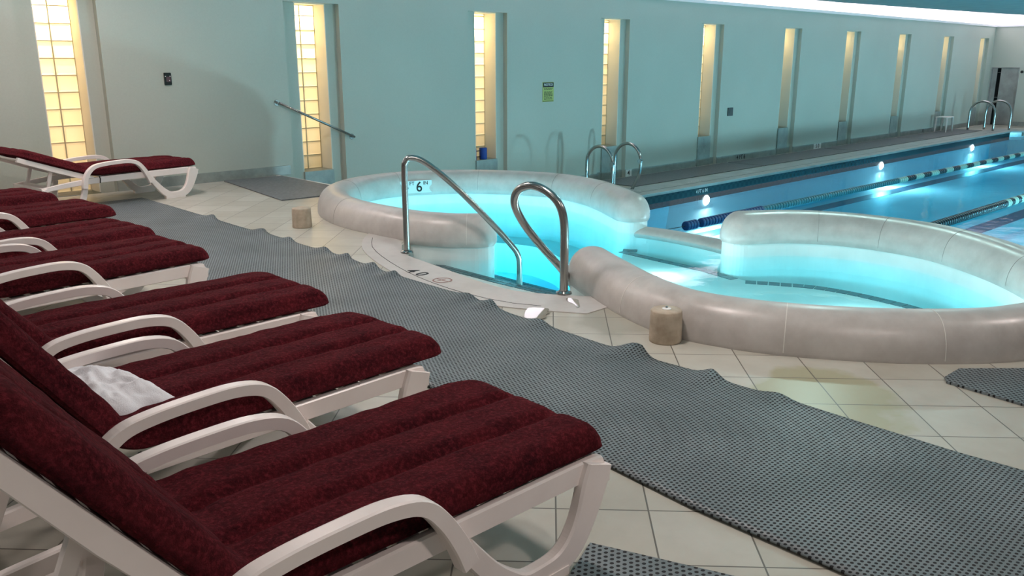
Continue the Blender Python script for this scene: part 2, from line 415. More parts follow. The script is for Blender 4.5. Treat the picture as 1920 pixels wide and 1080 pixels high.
# ------------------------------------------------------------------ window wall
WIN = [2.93, 6.28, 9.65, 13.02, 16.42, 20.02, 23.42, 26.95, 30.55, 34.05]
OW = .89; D1 = .10; IL = .22; IR = .72; DG = .38
bm = bmesh.new()
xs = -2.6
for wx in WIN:
    zb = 0 if wx < 6.2 else ZL
    box(bm, xs, wx, WY, WY+.8, min(zb, ZL)-.1, COVE)
    # ledge beside the inner opening
    box(bm, wx, wx+IL, WY+D1, WY+.8, ZL-.1, TOP)
    box(bm, wx+IR, wx+OW, WY+D1, WY+.8, ZL-.1, TOP)
    box(bm, wx, wx+OW, WY, WY+.8, TOP, COVE)
    xs = wx+OW
box(bm, xs, XE+.2, WY, WY+.8, ZL-.1, COVE)
struct(link('wall_back', bm, M['wall']))
for i, wx in enumerate(WIN):
    up = wx < 6.2
    zb = 0.0 if wx < 9 else -.10
    h = thing('window_%d' % (i+1), None, None, (wx, WY, 0)); h['kind'] = 'structure'
    # painted lining of the inner reveal
    bm = bmesh.new()
    box(bm, IL, IL+.012, D1+.001, .75, zb, TOP-.001); box(bm, IR-.012, IR, D1+.001, .75, zb, TOP-.001)
    box(bm, IL+.012, IR-.012, D1+.001, .75, TOP-.012, TOP-.001)
    struct(link('window_frame', bm, M['jamb'], h))
    # glass blocks, two wide, in one panel
    bm = bmesh.new(); g = .006; bw = (IR-IL-.024)/2
    nb = int((TOP-.012-zb)/.2+.99)
    for r_ in range(nb):
        z0 = zb + r_*.2; z1 = min(z0+.2, TOP-.013)
        if z1-z0 < .03: continue
        for cidx in range(2):
            x0 = IL+.012+cidx*bw
            a = [(x0+g, z0+g), (x0+bw-g, z0+g), (x0+bw-g, z1-g), (x0+g, z1-g)]
            k = .022
            b2 = [(x0+g+k, z0+g+k), (x0+bw-g-k, z0+g+k), (x0+bw-g-k, z1-g-k), (x0+g+k, z1-g-k)]
            va = [bm.verts.new((x, DG+.012, z)) for x, z in a]; vb = [bm.verts.new((x, DG, z)) for x, z in b2]
            bm.faces.new(vb)
            for q_ in range(4): bm.faces.new([va[q_], va[(q_+1)%4], vb[(q_+1)%4], vb[q_]])
    recalc(bm)
    struct(link('glass_block', bm, M['glass_block'], h))
    bm = bmesh.new()
    for r_ in range(nb+1):
        z = min(zb + r_*.2, TOP-.016)
        box(bm, IL+.012, IR-.012, DG+.004, DG+.03, z-.006, z+.006)
    for cidx in range(3):
        x = IL+.012+cidx*bw
        box(bm, max(x-.007, IL+.012), min(x+.007, IR-.012), DG+.0045, DG+.031, zb, TOP-.013)
    struct(link('mortar_grid', bm, M['mortar'], h))
    if not up:
        bm = bmesh.new(); zt = zb if wx > 9 else 0
        box(bm, IL, IR, D1-.03, .75, ZL-.05, zt-.001); bevel(bm, .004, 1)
        struct(link('window_sill', bm, M['stone'], h))
    # back of the light box and its lamp
    bm = bmesh.new()
    box(bm, IL-.05, IR+.05, .75, .8, zb-.1, TOP+.05); 
    struct(link('window_backing', bm, M['jamb'], h))
    P = 20 if i < 3 else (13 if i < 6 else 9)
    area('window_lamp', (wx+(IL+IR)/2, WY+.62, TOP-.16), (R(-52), 0, 0), .4, .1, P*.62, (1.0,.80,.44))
    area('window_lamp', (wx+(IL+IR)/2, WY+.72, 1.2), (R(-90), 0, 0), .4, 2.0, P*(.22 if i < 5 else .06), (1.0,.72,.40))

# baseboards
bm = bmesh.new()
xs = -2.6
for wx in [2.93]:
    box(bm, xs, wx, WY-.02, WY, .0, .13); xs = wx+OW
box(bm, xs, 6.22, WY-.02, WY, .0, .13)
struct(link('baseboard_left', bm, M['stone']))
bm = bmesh.new(); xs = 7.5
for wx in WIN[2:]:
    box(bm, xs, wx, WY-.02, WY, ZL, ZL+.15); 
    box(bm, wx, wx+IL, WY+D1-.02, WY+D1, ZL, ZL+.15); box(bm, wx+IR, wx+OW, WY+D1-.02, WY+D1, ZL, ZL+.15)
    xs = wx+OW
box(bm, xs, XE, WY-.02, WY, ZL, ZL+.15)
struct(link('baseboard_back', bm, M['stone']))

# end wall with a double door
bm = bmesh.new()
box(bm, XE, XE+.3, 10.90, WY, ZL-.1, COVE); box(bm, XE, XE+.3, -2.4, 9.95, ZL-.1, COVE); box(bm, XE, XE+.3, 9.95, 10.90, 1.34, COVE)
struct(link('wall_right', bm, M['wall']))
bm = bmesh.new(); box(bm, XE-.02, XE, .9, 9.93, ZL, ZL+.15); struct(link('baseboard_right', bm, M['stone']))
dr = thing('door_1', None, None, (XE, 0, ZL)); dr['kind'] = 'structure'
bm = bmesh.new(); box(bm, .02, .07, 9.99, 10.57, .01, 2.06); bevel(bm, .006, 1); box(bm, .01, .02, 10.05, 10.50, .85, .87); struct(link('door_leaf', bm, M['door'], dr))
bm = bmesh.new(); box(bm, .02, .07, 10.70, 10.86, .01, 2.06); bevel(bm, .006, 1); struct(link('door_leaf', bm, M['door'], dr))
bm = bmesh.new(); box(bm, .12, .14, 9.95, 10.90, 0, 2.08); struct(link('doorway_back', bm, M['dark_gap'], dr))
bm = bmesh.new(); box(bm, -.01, .10, 9.95, 9.985, 0, 2.09); box(bm, -.01, .10, 10.865, 10.90, 0, 2.09); box(bm, -.01, .10, 9.985, 10.865, 2.065, 2.09)
for z in (1.0, 1.9): box(bm, .03, .05, 10.57, 10.70, z, z+.012)
struct(link('door_frame', bm, M['door'], dr))
bm = bmesh.new(); lathe(bm, [(.0,0),(.05,.0),(.05,.03),(.03,.05),(0.001,.05)], (XE-.05, 9.86, 1.18), 16, 'X')
o = link('alarm_bell', bm, M['black'], smooth=False); tag(o, 'small round dark fitting on the end wall beside the grey door', 'wall fitting')

# ------------------------------------------------------------------ ceiling with lit cove
EDGE = [(-2.6,10.25),(6,10.28),(12,10.36),(20.4,10.49),(23.3,10.25),(25.57,9.99),(28.3,9.65),(30.74,9.25),(31.87,9.05),(32.6,8.7),(33.4,7.8),(33.8,6.5),(34.0,4.0),(34.0,-2.4)]
ed = [(v.x, v.y) for v in catmull([(x,y,0) for x,y in EDGE], 4)]
bm = bmesh.new(); prism(bm, ed + [(-2.6,-2.4)], 3.0, 3.12); recalc(bm)
struct(link('ceiling', bm, M['ceiling']))
bm = bmesh.new(); prism(bm, [(-2.6,-2.4),(36.5,-2.4),(36.5,12.2),(-2.6,12.2)], 3.95, 4.0)
struct(link('ceiling', bm, M['wall_white']))
# upper wall set back behind the cove ledge
bm = bmesh.new()
box(bm, -2.6, XE+.9, WY+.8, WY+.9, COVE-.1, 3.95); box(bm, XE+.6, XE+.7, -2.4, WY+.8, COVE-.1, 3.95)
box(bm, XE+.3, XE+.6, -2.4, WY+.8, COVE-.1, COVE-.002)
struct(link('trim_1', bm, M['wall_white']))
# cove lip moulding
bm = bmesh.new()
box(bm, -2.6, XE-.04, WY-.04, WY+.02, COVE-.05, COVE+.02); box(bm, XE-.04, XE+.02, -2.4, WY-.04, COVE-.05, COVE+.02)
struct(link('trim_2', bm, M['wall_white']))
# fluorescent cove lamps
k = 0; x = -2.4
while x < XE-.2:
    t_ = thing('cove_lamp', 'pink-white fluorescent tube lying in the ceiling cove above the windows', 'lamp', (x, WY+.35, COVE+.05), 0, 'fluorescent tubes along the cove')
    bm = bmesh.new(); tube(bm, [(0,0,0),(1.45,0,0)], .02, 8); link('lamp_tube', bm, M['tube'], t_)
    bm = bmesh.new(); box(bm, 0, 1.45, -.03, .03, -.048, -.022); link('lamp_base', bm, M['sign_white'], t_)
    x += 1.55
area('cove_light', (16.5, WY+.35, COVE+.15), (R(180-8), 0, 0), 38, .25, 620, (1.0,.88,.98))
area('cove_light', (XE+.3, 4.5, COVE+.15), (R(180), 0, R(90)), 12, .25, 150, (1.0,.88,.98))

# ------------------------------------------------------------------ added fill: unseen round lights in the ceiling for general room light
FILL_XY = [(-.8,1.0),(-.8,4.2),(-.8,7.6),(2.6,-.8),(3.2,3.0),(3.2,6.2),(3.2,9.2),(6.8,-.4),(9.5,4.5),(14,4.5),(19,4.5),(24,4.5)]
for (x, y) in FILL_XY:
    t_ = thing('ceiling_fill', 'added round ceiling fill light above the pool hall', 'lamp', (x, y, 3.0), 0, 'added round ceiling fill lights')
    bm = bmesh.new(); lathe(bm, [(.13,-.008),(.16,-.008),(.165,-.001)], (0,0,0), 24); link('trim_ring', bm, M['sign_white'], t_)
    bm = bmesh.new(); lathe(bm, [(0.001,-.010),(.128,-.010),(.128,-.009)], (0,0,0), 24); link('lens', bm, M['down'], t_)
    far = x > 8
    warm = (1.0,.85,.80) if not far else (.62,.98,.92)
    area('fill_beam', (x, y, 2.975), (0,0,0),   .3, .3, (52 if x > 2 else 15) if not far else 55, warm)

# ------------------------------------------------------------------ lap pool
lap = thing('lap_pool', 'long rectangular lap pool of blue water beyond the round stone spas', 'pool', (0,0,0))
LAPP = [(7.9,9.12),(7.62,6.98),(7.52,6.35),(7.28,5.85),(7.0,5.40),(7.06,5.05),(7.05,4.6),(6.98,4.2),(6.85,4.02),(7.18,3.78),(7.42,3.40),(7.50,2.95),(7.42,2.45),(7.10,1.93),(7.3,1.7),(8.2,1.5),(32.9,1.5),(32.9,8.75),(32.5,9.12)]
LF = -1.6; WL = -.93
bm = bmesh.new()
# floor + walls as an open basin
fl = [bm.verts.new((x,y,LF)) for x,y in LAPP]; tp = [bm.verts.new((x,y,WL-.10)) for x,y in LAPP]
f = bm.faces.new(fl)
for i in range(len(fl)):
    j = (i+1) % len(fl); bm.faces.new([fl[i], fl[j], tp[j], tp[i]])
f.normal_update(); bmesh.ops.triangulate(bm, faces=[f], ngon_method='EAR_CLIP'); recalc(bm)
link('basin', bm, M['lap_plaster'], lap)
bm = bmesh.new()
a = [bm.verts.new((x,y,WL-.10)) for x,y in LAPP]; b = [bm.verts.new((x,y,ZL-.03)) for x,y in LAPP]
for i in range(len(a)):
    j = (i+1) % len(a); bm.faces.new([a[i], a[j], b[j], b[i]])
recalc(bm); link('tile_band', bm, M['band'], lap)
bm = bmesh.new()
cop_in = [(7.9,9.12),(32.5,9.12),(32.9,8.75),(32.9,1.5)]
cop_out = [(7.9,9.82),(32.9,9.82),(33.55,9.2),(33.55,1.5)]
prism(bm, [(7.9,9.09),(32.48,9.09),(32.87,8.73),(32.87,1.5),(33.55,1.5),(33.55,9.2),(32.95,9.80),(7.9,9.80)], ZL-.03, ZL+.02); recalc(bm)
link('coping', bm, M['coping'], lap)
bm = bmesh.new(); box(bm, 7.9, 32.6, 9.33, 9.337, ZL+.02, ZL+.0215); link('coping_joint', bm, M['dark_gap'], lap)
bm = bmesh.new()
prism(bm, [(11,8.62),(32.2,8.08),(32.2,8.42),(11,8.96)], LF, LF+.004); prism(bm, [(9,5.35),(32.2,4.75),(32.2,5.12),(9,5.72)], LF, LF+.004)
link('lane_marking', bm, M['lane_line'], lap)
bm = bmesh.new(); prism(bm, LAPP, LF+.006, WL); recalc(bm)
for f in bm.faces: f.material_index = 0 if f.calc_center_median().z > WL-.001 else 1
link('water', bm, M['lap_water'], lap)
for x, P in ((14.15, 85),(22.2, 70),(28.9, 70)):
    bm = bmesh.new(); lathe(bm, [(.0011,-.05),(.05,-.045),(.085,-.02),(.10,0)], (x, 9.11, -1.05), 20, 'Y'); recalc(bm)
    link('pool_light', bm, M['lamp_lens'], lap, True)
    area('pool_light_beam', (x, 9.04, -1.06), (R(-62), 0, 0), .22, .1, P, (.78,.95,1.0))
for x in (10.5, 18, 25.5, 31):   # further unseen underwater lights along the opposite side, without fixtures
    area('pool_light_beam', (x, 1.6, -1.15), (R(75), 0, 0), .25, .15, 260, (.60,.9,1.0))
# small depth text at the waterline above the first lamp
text('4 FT 6 IN', .10, Matrix.Translation((13.95, 9.09, ZL-.10)) @ Matrix.Rotation(R(90),4,'X'), M['sign_white'], lap)
text('NO DIVING', .085, Matrix.Translation((14.2, 9.45, ZL+.022)), M['sign_white'], lap)
text('4 FT 6 IN', .075, Matrix.Translation((12.4, 9.5, ZL+.022)), M['sign_white'], lap)

# rubber matting on the lower deck, in sections
for i, (x0, x1) in enumerate(((12.9,17.6),(17.66,22.4),(22.46,27.3),(27.36,32.2))):
    bm = bmesh.new(); box(bm, x0, x1, 9.90, 10.84, ZL+.002, ZL+.014); bevel(bm, .004, 1)
    o = link('rubber_mat', bm, M['rubber_flat'])
    tag(o, ['grey rubber mat section by the wall nearest the small ladder','grey rubber mat section by the wall, second from the small ladder','grey rubber mat section by the wall, third from the small ladder','grey rubber mat section by the wall nearest the white table'][i], 'mat', 'rubber mats along the window wall')

# lane ropes
def rope(x0, x1, y, label, plan):
    t_ = thing('lane_rope', label, 'lane rope', (x0, y, WL+.02))
    bm = bmesh.new(); tube(bm, [(-.62,.05,.0),(0,0,0),(x1-x0,-.35*(x1-x0)/14,0)], .006, 6); link('cable', bm, M['black'], t_)
    dy = -.35/14
    for (a_, b_, r_, mk, n_) in plan:
        bm = bmesh.new(); L = b_-a_; n_ = max(1, n_)
        for k in range(n_):
            xa = a_ + L*k/n_; xb = a_ + L*(k+.86)/n_
            lathe(bm, [(.012,0),(r_*.9,.0),(r_,(xb-xa)*.25),(r_,(xb-xa)*.75),(r_*.9,xb-xa),(.012,xb-xa)], (xa, dy*xa, 0), 14, 'X')
        link('float', bm, M[mk], t_)
    return t_
plan = [(0,.30,.075,'blue_float',4),(.40,2.2,.075,'blue_float',22),(2.2,7.6,.060,'teal_float',60)]
x = 7.6; k = 0
while x < 17.6:
    plan.append((x, x+.42, .060, 'pale_float' if k % 2 == 0 else 'black_float', 4)); x += .42; k += 1
rope(10.98, 28.8, 7.42, 'lane rope nearest the wall, navy floats then alternating pale and dark ones', plan)
plan = [(0,3.5,.075,'black_float',40)]; x = 3.5; k = 0
while x < 14:
    plan.append((x, x+.20 if k % 2 == 0 else x+.16, .075, 'pale_float' if k % 2 == 0 else 'black_float', 2)); x += .20 if k % 2 == 0 else .16; k += 1
rope(13.4, 27.4, 4.74, 'lane rope further from the wall, black floats with pale stripes after', plan)

# ------------------------------------------------------------------ spa
spa = thing('whirlpool_spa', 'pair of joined round whirlpool spas with fat rounded marble curb', 'spa', (0,0,0))
def curb_mesh(path, rad, height, z0, waist=.05):
    """swept stadium solid with round ends: vertical foot, elliptical top"""
    bm = bmesh.new(); prof = []
    na = 14
    prof.append((1.0*.93, z0)); prof.append((1.0, z0+waist*.6))
    for k in range(0, na+1):
        a = (PI/2)*k/na
        prof.append((math.cos(a)**.85 if k < na else 0.0, z0+waist+(height-z0-waist)*math.sin(a)))
    n = len(path); rows = []
    def dirn(i):
        return (path[min(i+1,n-1)]-path[max(i-1,0)]).normalized()
    secs = []
    # start cap
    d = dirn(0); nn = Vector((-d.y, d.x, 0))
    for k in range(0, 8):
        a = -PI/2 + (PI/2)*k/8
        secs.append((path[0], nn*math.cos(a+PI/2) - d*math.sin(a+PI/2), None))
    def ring_at(p, uL, uR):
        r = []
        for s, z in prof: r.append((p.x+uL.x*s*rad, p.y+uL.y*s*rad, z))
        for s, z in prof[::-1][1:]: r.append((p.x+uR.x*s*rad, p.y+uR.y*s*rad, z))
        return r
    rings = []
    K = 10
    for k in range(K, 0, -1):       # start cap: both sides closing onto the axis direction -d
        a = (PI/2)*k/K
        uL = nn*math.cos(a) - d*math.sin(a); uR = -nn*math.cos(a) - d*math.sin(a); rings.append(ring_at(path[0], uL, uR))
    for i in range(n):
        d_ = dirn(i); n_ = Vector((-d_.y, d_.x, 0)); rings.append(ring_at(path[i], n_, -n_))
    d = dirn(n-1); nn = Vector((-d.y, d.x, 0))
    for k in range(1, K+1):
        a = (PI/2)*k/K
        uL = nn*math.cos(a) + d*math.sin(a); uR = -nn*math.cos(a) + d*math.sin(a); rings.append(ring_at(path[-1], uL, uR))
    vr = [[bm.verts.new(v) for v in r] for r in rings]
    for a, b in zip(vr, vr[1:]):
        for k in range(len(a)-1):
            bm.faces.new([a[k], a[k+1], b[k+1], b[k]])
    bmesh.ops.remove_doubles(bm, verts=list(bm.verts), dist=.0006)
    bmesh.ops.dissolve_degenerate(bm, edges=list(bm.edges), dist=.0001)
    recalc(bm)
    return bm
CURB_R = .19; CURB_H = .245
c1 = link('stone_curb', curb_mesh(CL, CURB_R, CURB_H, -.03), M['marble'], spa, True); c1['label'] = 'marble curb of the left round spa'
c2 = link('stone_curb', curb_mesh(CR, CURB_R, CURB_H, -.03), M['marble'], spa, True); c2['label'] = 'marble curb of the right oval spa'
# joints between the curb stones
def joint(path, i, w_=.006):
    d = (path[i+1]-path[i-1]).normalized(); nn = Vector((-d.y, d.x, 0)); bm = bmesh.new(); prev = None
    for k in range(-1, 26):
        if k == -1: s, z = 1.0, -.0
        else:
            a = PI*k/25; s = math.copysign(abs(math.cos(a))**.85, math.cos(a)); z = .02+(CURB_H-.02)*math.sin(a)
        p = path[i]+nn*(s*(CURB_R+.0018)); q_ = [bm.verts.new((p.x+d.x*e_, p.y+d.y*e_, z+.0015)) for e_ in (-w_/2, w_/2)]
        if prev: bm.faces.new([prev[0], prev[1], q_[1], q_[0]])
        prev = q_
    r_ = bmesh.ops.extrude_face_region(bm, geom=list(bm.faces))
    for v in [g_ for g_ in r_['geom'] if isinstance(g_, bmesh.types.BMVert)]: v.co.z -= .004
    recalc(bm); return bm
for i in (2,): link('stone_joint', joint(CL, i, .004), M['joint'], c1)
for i in (27, 45, 54, 63, 72, 81): link('stone_joint', joint(CL, i, .003), M['joint_dark'], c1)
for i in (13, 30, 44): link('stone_joint', joint(CR, i, .005), M['joint'], c2)
for i in (58, 74, 82, 90, 98): link('stone_joint', joint(CR, i, .003), M['joint_dark'], c2)
# white plaster walls under the curb
def wall_mesh(path, rad, z0, z1):
    bm = bmesh.new(); n = len(path); pts_l = []; pts_r = []
    for i in range(n):
        d = (path[min(i+1,n-1)]-path[max(i-1,0)]).normalized(); nn = Vector((-d.y, d.x, 0))
        pts_l.append(path[i]+nn*rad); pts_r.append(path[i]-nn*rad)
    def cap(p, d, s):
        nn = Vector((-d.y, d.x, 0)); return [p+(nn*math.cos(a)+d*math.sin(a))*rad for a in [PI/2*k/8*1.0 for k in range(1, 16)]] if s > 0 else [p+(-nn*math.cos(a)-d*math.sin(a))*rad for a in [PI/2*k/8*1.0 for k in range(1, 16)]]
    dend = (path[-1]-path[-2]).normalized(); dst = (path[1]-path[0]).normalized()
    out = pts_l + cap(path[-1], dend, 1) + pts_r[::-1] + cap(path[0], dst, -1)
    a = [bm.verts.new((p.x,p.y,z0)) for p in out]; b = [bm.verts.new((p.x,p.y,z1)) for p in out]
    for i in range(len(out)):
        j = (i+1) % len(out); bm.faces.new([a[i], a[j], b[j], b[i]])
    # close top and bottom with quads across the wall
    m_ = len(pts_l)
    for lst in (a, b):
        L_ = lst[:m_]; R_ = lst[m_+15:m_+15+m_][::-1]
        for i in range(m_-1): bm.faces.new([L_[i], L_[i+1], R_[i+1], R_[i]])
        bm.faces.new([L_[-1]] + lst[m_:m_+15] + [R_[-1]])
        bm.faces.new([L_[0]] + lst[m_+15+m_:][::-1] + [R_[0]])
    recalc(bm); return bm
link('plaster_wall', wall_mesh(CL, .165, -1.62, -.025), M['liner'], spa)
link('plaster_wall', wall_mesh(CR, .165, -1.62, -.025), M['liner'], spa)
# low spill edge between the spas and the lap pool
wp = catmull([(x,y,0) for x,y in WEIR], 6)
link('spill_edge', curb_mesh(wp, .13, -.095, -.19, .03), M['marble'], spa, True)
link('plaster_wall', wall_mesh(wp, .115, -1.61, -.185), M['liner'], spa)
SF = -.92; SW = -.15
def inset_union(): return FOOT
bm = bmesh.new(); prism(bm, FOOT, SF-.05, SF); recalc(bm); link('spa_floor', bm, M['liner'], spa)
# wall below the apron
bm = bmesh.new()
ap = [(4.60,6.1)] + apr_in + [(4.45,3.55)]
a = [bm.verts.new((x,y,SF)) for x,y in ap]; b = [bm.verts.new((x,y,-.03)) for x,y in ap]
c_ = [bm.verts.new((x-.06,y,-.03)) for x,y in ap]; d_ = [bm.verts.new((x-.06,y,SF)) for x,y in ap]
for i in range(len(ap)-1):
    bm.faces.new([a[i], a[i+1], b[i+1], b[i]]); bm.faces.new([c_[i], c_[i+1], d_[i+1], d_[i]]); bm.faces.new([b[i], b[i+1], c_[i+1], c_[i]])
recalc(bm); link('plaster_wall', bm, M['liner'], spa)
# entry steps
ST = [(4.72,-.20),(4.90,-.28),(5.15,-.36),(5.46,-.44)]
def strip(bm, P, z, n_rows, tw, tl, gap=.008):
    """rows of small tiles along a 2D polyline"""
    P = [Vector(p) for p in P]; L = [0]
    for a_, b_ in zip(P, P[1:]): L.append(L[-1]+(b_-a_).length)
    def at(s):
        for i in range(len(P)-1):
            if s <= L[i+1] or i == len(P)-2:
                t_ = (s-L[i])/max(1e-6, L[i+1]-L[i]); d = (P[i+1]-P[i]).normalized(); return P[i].lerp(P[i+1], t_), Vector((-d.y, d.x))
    s = 0
    while s+tl < L[-1]:
        for r_ in range(n_rows):
            o0 = r_*tw+gap/2; o1 = (r_+1)*tw-gap/2
            p0, n0 = at(s+gap/2); p1, n1 = at(s+tl-gap/2)
            q_ = [p0+n0*o0, p1+n1*o0, p1+n1*o1, p0+n0*o1]
            lo = [bm.verts.new((v.x,v.y,z)) for v in q_]; hi = [bm.verts.new((v.x,v.y,z+.004)) for v in q_]
            bm.faces.new(hi); bm.faces.new(lo[::-1])
            for i in range(4): bm.faces.new([lo[i], lo[(i+1)%4], hi[(i+1)%4], hi[i]])
        s += tl
for k, (x, z) in enumerate(ST):
    bm = bmesh.new()
    yb = 5.95; xb = 3.98
    pts = [(xb,3.72),(x+.10,3.80),(x+.02,4.4),(x,5.0),(x+.02,yb),(xb,yb)]
    # keep the tread inside the apron edge line
    poly = [(4.32,3.70)] + [(x+.10,3.80),(x+.03,4.4),(x,5.0),(x+.01,yb)] + apr_in[1:-7]
    prism(bm, poly, SF-.01-.002*k, z-.0005*k); recalc(bm)
    st = link('step', bm, M['liner'], spa)
    bm = bmesh.new(); strip(bm, [(x+.10,3.80),(x+.03,4.4),(x,5.0),(x+.01,yb)], z-.0005*k, 2, .052, .105); recalc(bm)
    tl_ = link('step_tiles', bm, M['tile_dark'], st)
# shallow shelf of the right spa with its tile border
SHELF = [(6.77,5.30),(6.727,4.80),(6.69,4.25),(6.584,3.79),(6.703,3.579),(6.85,3.273),(6.89,2.944),(6.85,2.564),(6.78,2.30),(6.5,1.75)]
bm = bmesh.new()
prism(bm, [(4.85,4.02)] + SHELF[:-1] + [(6.5,1.75)] + [(6.1,1.22),(5.65,1.18),(5.2,1.33),(4.7,1.7),(4.32,2.21),(4.2,2.6),(4.2,2.85),(4.34,3.24)], SF-.02, -.32); recalc(bm)
sh = link('shallow_shelf', bm, M['liner'], spa)
bm = bmesh.new(); strip(bm, [(x,y) for x,y in SHELF[:4]], -.32, 1, -.085, .131); strip(bm, [(v.x,v.y) for v in catmull([(x,y,0) for x,y in SHELF[3:]],4)], -.32, 1, -.10, .10)
strip(bm, [(6.75,5.30),(6.98,5.46)], -.32, 2, -.07, .28); recalc(bm)
link('border_tiles', bm, M['tile_dark'], sh)
# seat bench around the back of the left spa
bb = [p for p in CL[40:92]]
bm = bmesh.new(); inn = []
for i in range(len(bb)):
    d = (bb[min(i+1,len(bb)-1)]-bb[max(i-1,0)]).normalized(); nn = Vector((-d.y, d.x, 0)); inn.append(bb[i]-nn*.58 if (bb[i]-nn-Vector((6.1,6.9,0))).length < (bb[i]+nn-Vector((6.1,6.9,0))).length else bb[i]+nn*.58)
for seg in range(len(bb)-1):
    q_ = [bb[seg], bb[seg+1], inn[seg+1], inn[seg]]
    lo = [bm.verts.new((v.x,v.y,SF)) for v in q_]; hi = [bm.verts.new((v.x,v.y,-.56)) for v in q_]
    bm.faces.new(hi); bm.faces.new([lo[2], lo[3], hi[3], hi[2]])
bmesh.ops.remove_doubles(bm, verts=list(bm.verts), dist=.0005); recalc(bm)
link('bench', bm, M['liner'], spa)
bm = bmesh.new(); prism(bm, FOOT, SF+.004, SW); recalc(bm)
for f in bm.faces: f.material_index = 0 if f.calc_center_median().z > SW-.001 else 1
link('water', bm, M['spa_water'], spa)
# apron slab
bm = bmesh.new()
ap_out = [(4.50,6.55),(4.30,6.35),(4.065,6.02),(3.868,5.55),(3.70,4.95),(3.64,4.40),(3.68,3.98),(3.80,3.70),(3.98,3.40)]
ao = [(v.x,v.y) for v in catmull([(x,y,0) for x,y in ap_out], 5)]
poly = ao + [(4.2,3.40)] + apr_in[::-1] + [(4.52,6.1),(4.56,6.4)]
prism(bm, poly, -.03, .006); recalc(bm); link('apron_slab', bm, M['marble'], spa)
bm = bmesh.new(); strip(bm, [(v.x+.10,v.y) for v in catmull([(x,y,0) for x,y in ap_out[1:-1]], 5)], .0035, 1, .004, .2, 0); recalc(bm); link('apron_groove', bm, M['dark_gap'], spa)
mk = Matrix.Translation((3.87,5.02,.0065)) @ Matrix.Rotation(R(-92),4,'Z')
text('4 0', .15, mk, M['ink'], spa, sx=1.1)
# no diving ring mark
bm = bmesh.new()
for k in range(28):
    a0, a1 = 2*PI*k/28, 2*PI*(k+1)/28
    v = [bm.verts.new((3.86+r_*math.cos(a), 4.70+r_*math.sin(a), .0075)) for r_, a in ((.062,a0),(.074,a0),(.074,a1),(.062,a1))]; bm.faces.new(v)
box(bm, 3.855,3.865,4.64,4.76,.0068,.0075); box(bm, 3.82,3.90,4.705,4.715,.0068,.0075)
recalc(bm); lp = link('no_diving_mark', bm, mat('faded_red_ink', (.30,.17,.15), .7), spa)
# depth marker on the back inner face of the left curb
P0 = Vector((5.06,7.74,0)); 
ctr = Vector((5.56,7.98)); 
def marker():
    i = min(range(len(CL)), key=lambda i: (CL[i]-Vector((6.5,8.42,0))).length)
    d = (CL[i+1]-CL[i-1]).normalized(); nn = Vector((d.y,-d.x,0))
    if (CL[i]+nn-Vector((6.1,6.9,0))).length > (CL[i]-nn-Vector((6.1,6.9,0))).length: nn = -nn
    o_ = CL[i]+nn*(CURB_R+.006)
    xa = Vector((-nn.y, nn.x, 0)); up_ = (Vector((0,0,1))-nn*.10).normalized(); za = xa.cross(up_)
    Mx = Matrix(((xa.x,up_.x,za.x,o_.x),(xa.y,up_.y,za.y,o_.y),(xa.z,up_.z,za.z,.075),(0,0,0,1)))
    bm = bmesh.new(); box(bm, -.20,.20,-.075,.075,-.02,.0); bm.transform(Mx)
    pl = link('depth_marker', bm, M['paper_tile'], spa)
    text('4', .17, Mx @ Matrix.Translation((-.14,-.005,.001)), M['ink'], pl, sx=.95)
    text('6', .17, Mx @ Matrix.Translation((.035,-.005,.001)), M['ink'], pl, sx=.95)
    text('FT', .06, Mx @ Matrix.Translation((-.055,.042,.001)), M['ink'], pl)
    text('IN', .06, Mx @ Matrix.Translation((.12,.042,.001)), M['ink'], pl)
marker()
# beam of the modelled spa lamp first, then added underwater fill without fixtures
for (x,y,z,P) in ((4.80,3.28,-.235,13),(4.95,2.6,-.235,11),(5.1,1.9,-.235,10),(5.6,3.6,-.235,11),(5.6,2.8,-.235,10),(5.9,1.9,-.235,10),(6.3,2.6,-.235,8),(6.2,4.4,-.235,8),(5.4,4.2,-.235,9),(5.5,7.0,-.6,17),(6.5,7.0,-.6,17),(5.9,7.5,-.6,12),(5.9,6.1,-.6,17),(5.75,5.1,-.6,13),(5.2,4.5,-.30,6),(7.13,2.9,-.66,2.6),(7.0,3.7,-.66,2.2),(7.05,2.2,-.66,1.8)):
    point('spa_light_and_fill', (x,y,z), P, (.85,.96,.98), .05 if z > -.3 else .16)
bm = bmesh.new(); lathe(bm, [(.0011,.05),(.05,.045),(.08,.02),(.09,0)], (4.555,3.31,-.235), 20, 'X'); recalc(bm); link('spa_light', bm, M['lamp_lens'], spa, True)

# ------------------------------------------------------------------ hand rails and ladders
def rail(name, P, r, label, cat, n=8, extra=None):
    t_ = thing(name, label, cat, P[0])
    o0 = Vector(P[0]); bm = bmesh.new(); tube(bm, [v-o0 for v in catmull(P, n)], r, 16)
    link('rail_tube', bm, M['steel'], t_, True)
    bm = bmesh.new(); lathe(bm, [(r+.001,.001),(r+.028,.001),(r+.026,.012),(r+.004,.022),(r+.001,.022)], (0,0,.006), 20); link('base_flange', bm, M['steel'], t_, False)
    return t_
rail('handrail', [(4.245,5.63,0),(4.245,5.63,.35),(4.245,5.63,.68),(4.255,5.624,.77),(4.30,5.60,.80),(4.40,5.54,.755),(4.60,5.42,.56),(4.85,5.275,.26),(5.03,5.17,.02),(5.075,5.143,-.06),(5.09,5.135,-.14),(5.09,5.135,-.33),(5.09,5.135,-.43)], .026, 'steel handrail with a sharp peak sloping down beside the left curb end', 'handrail')
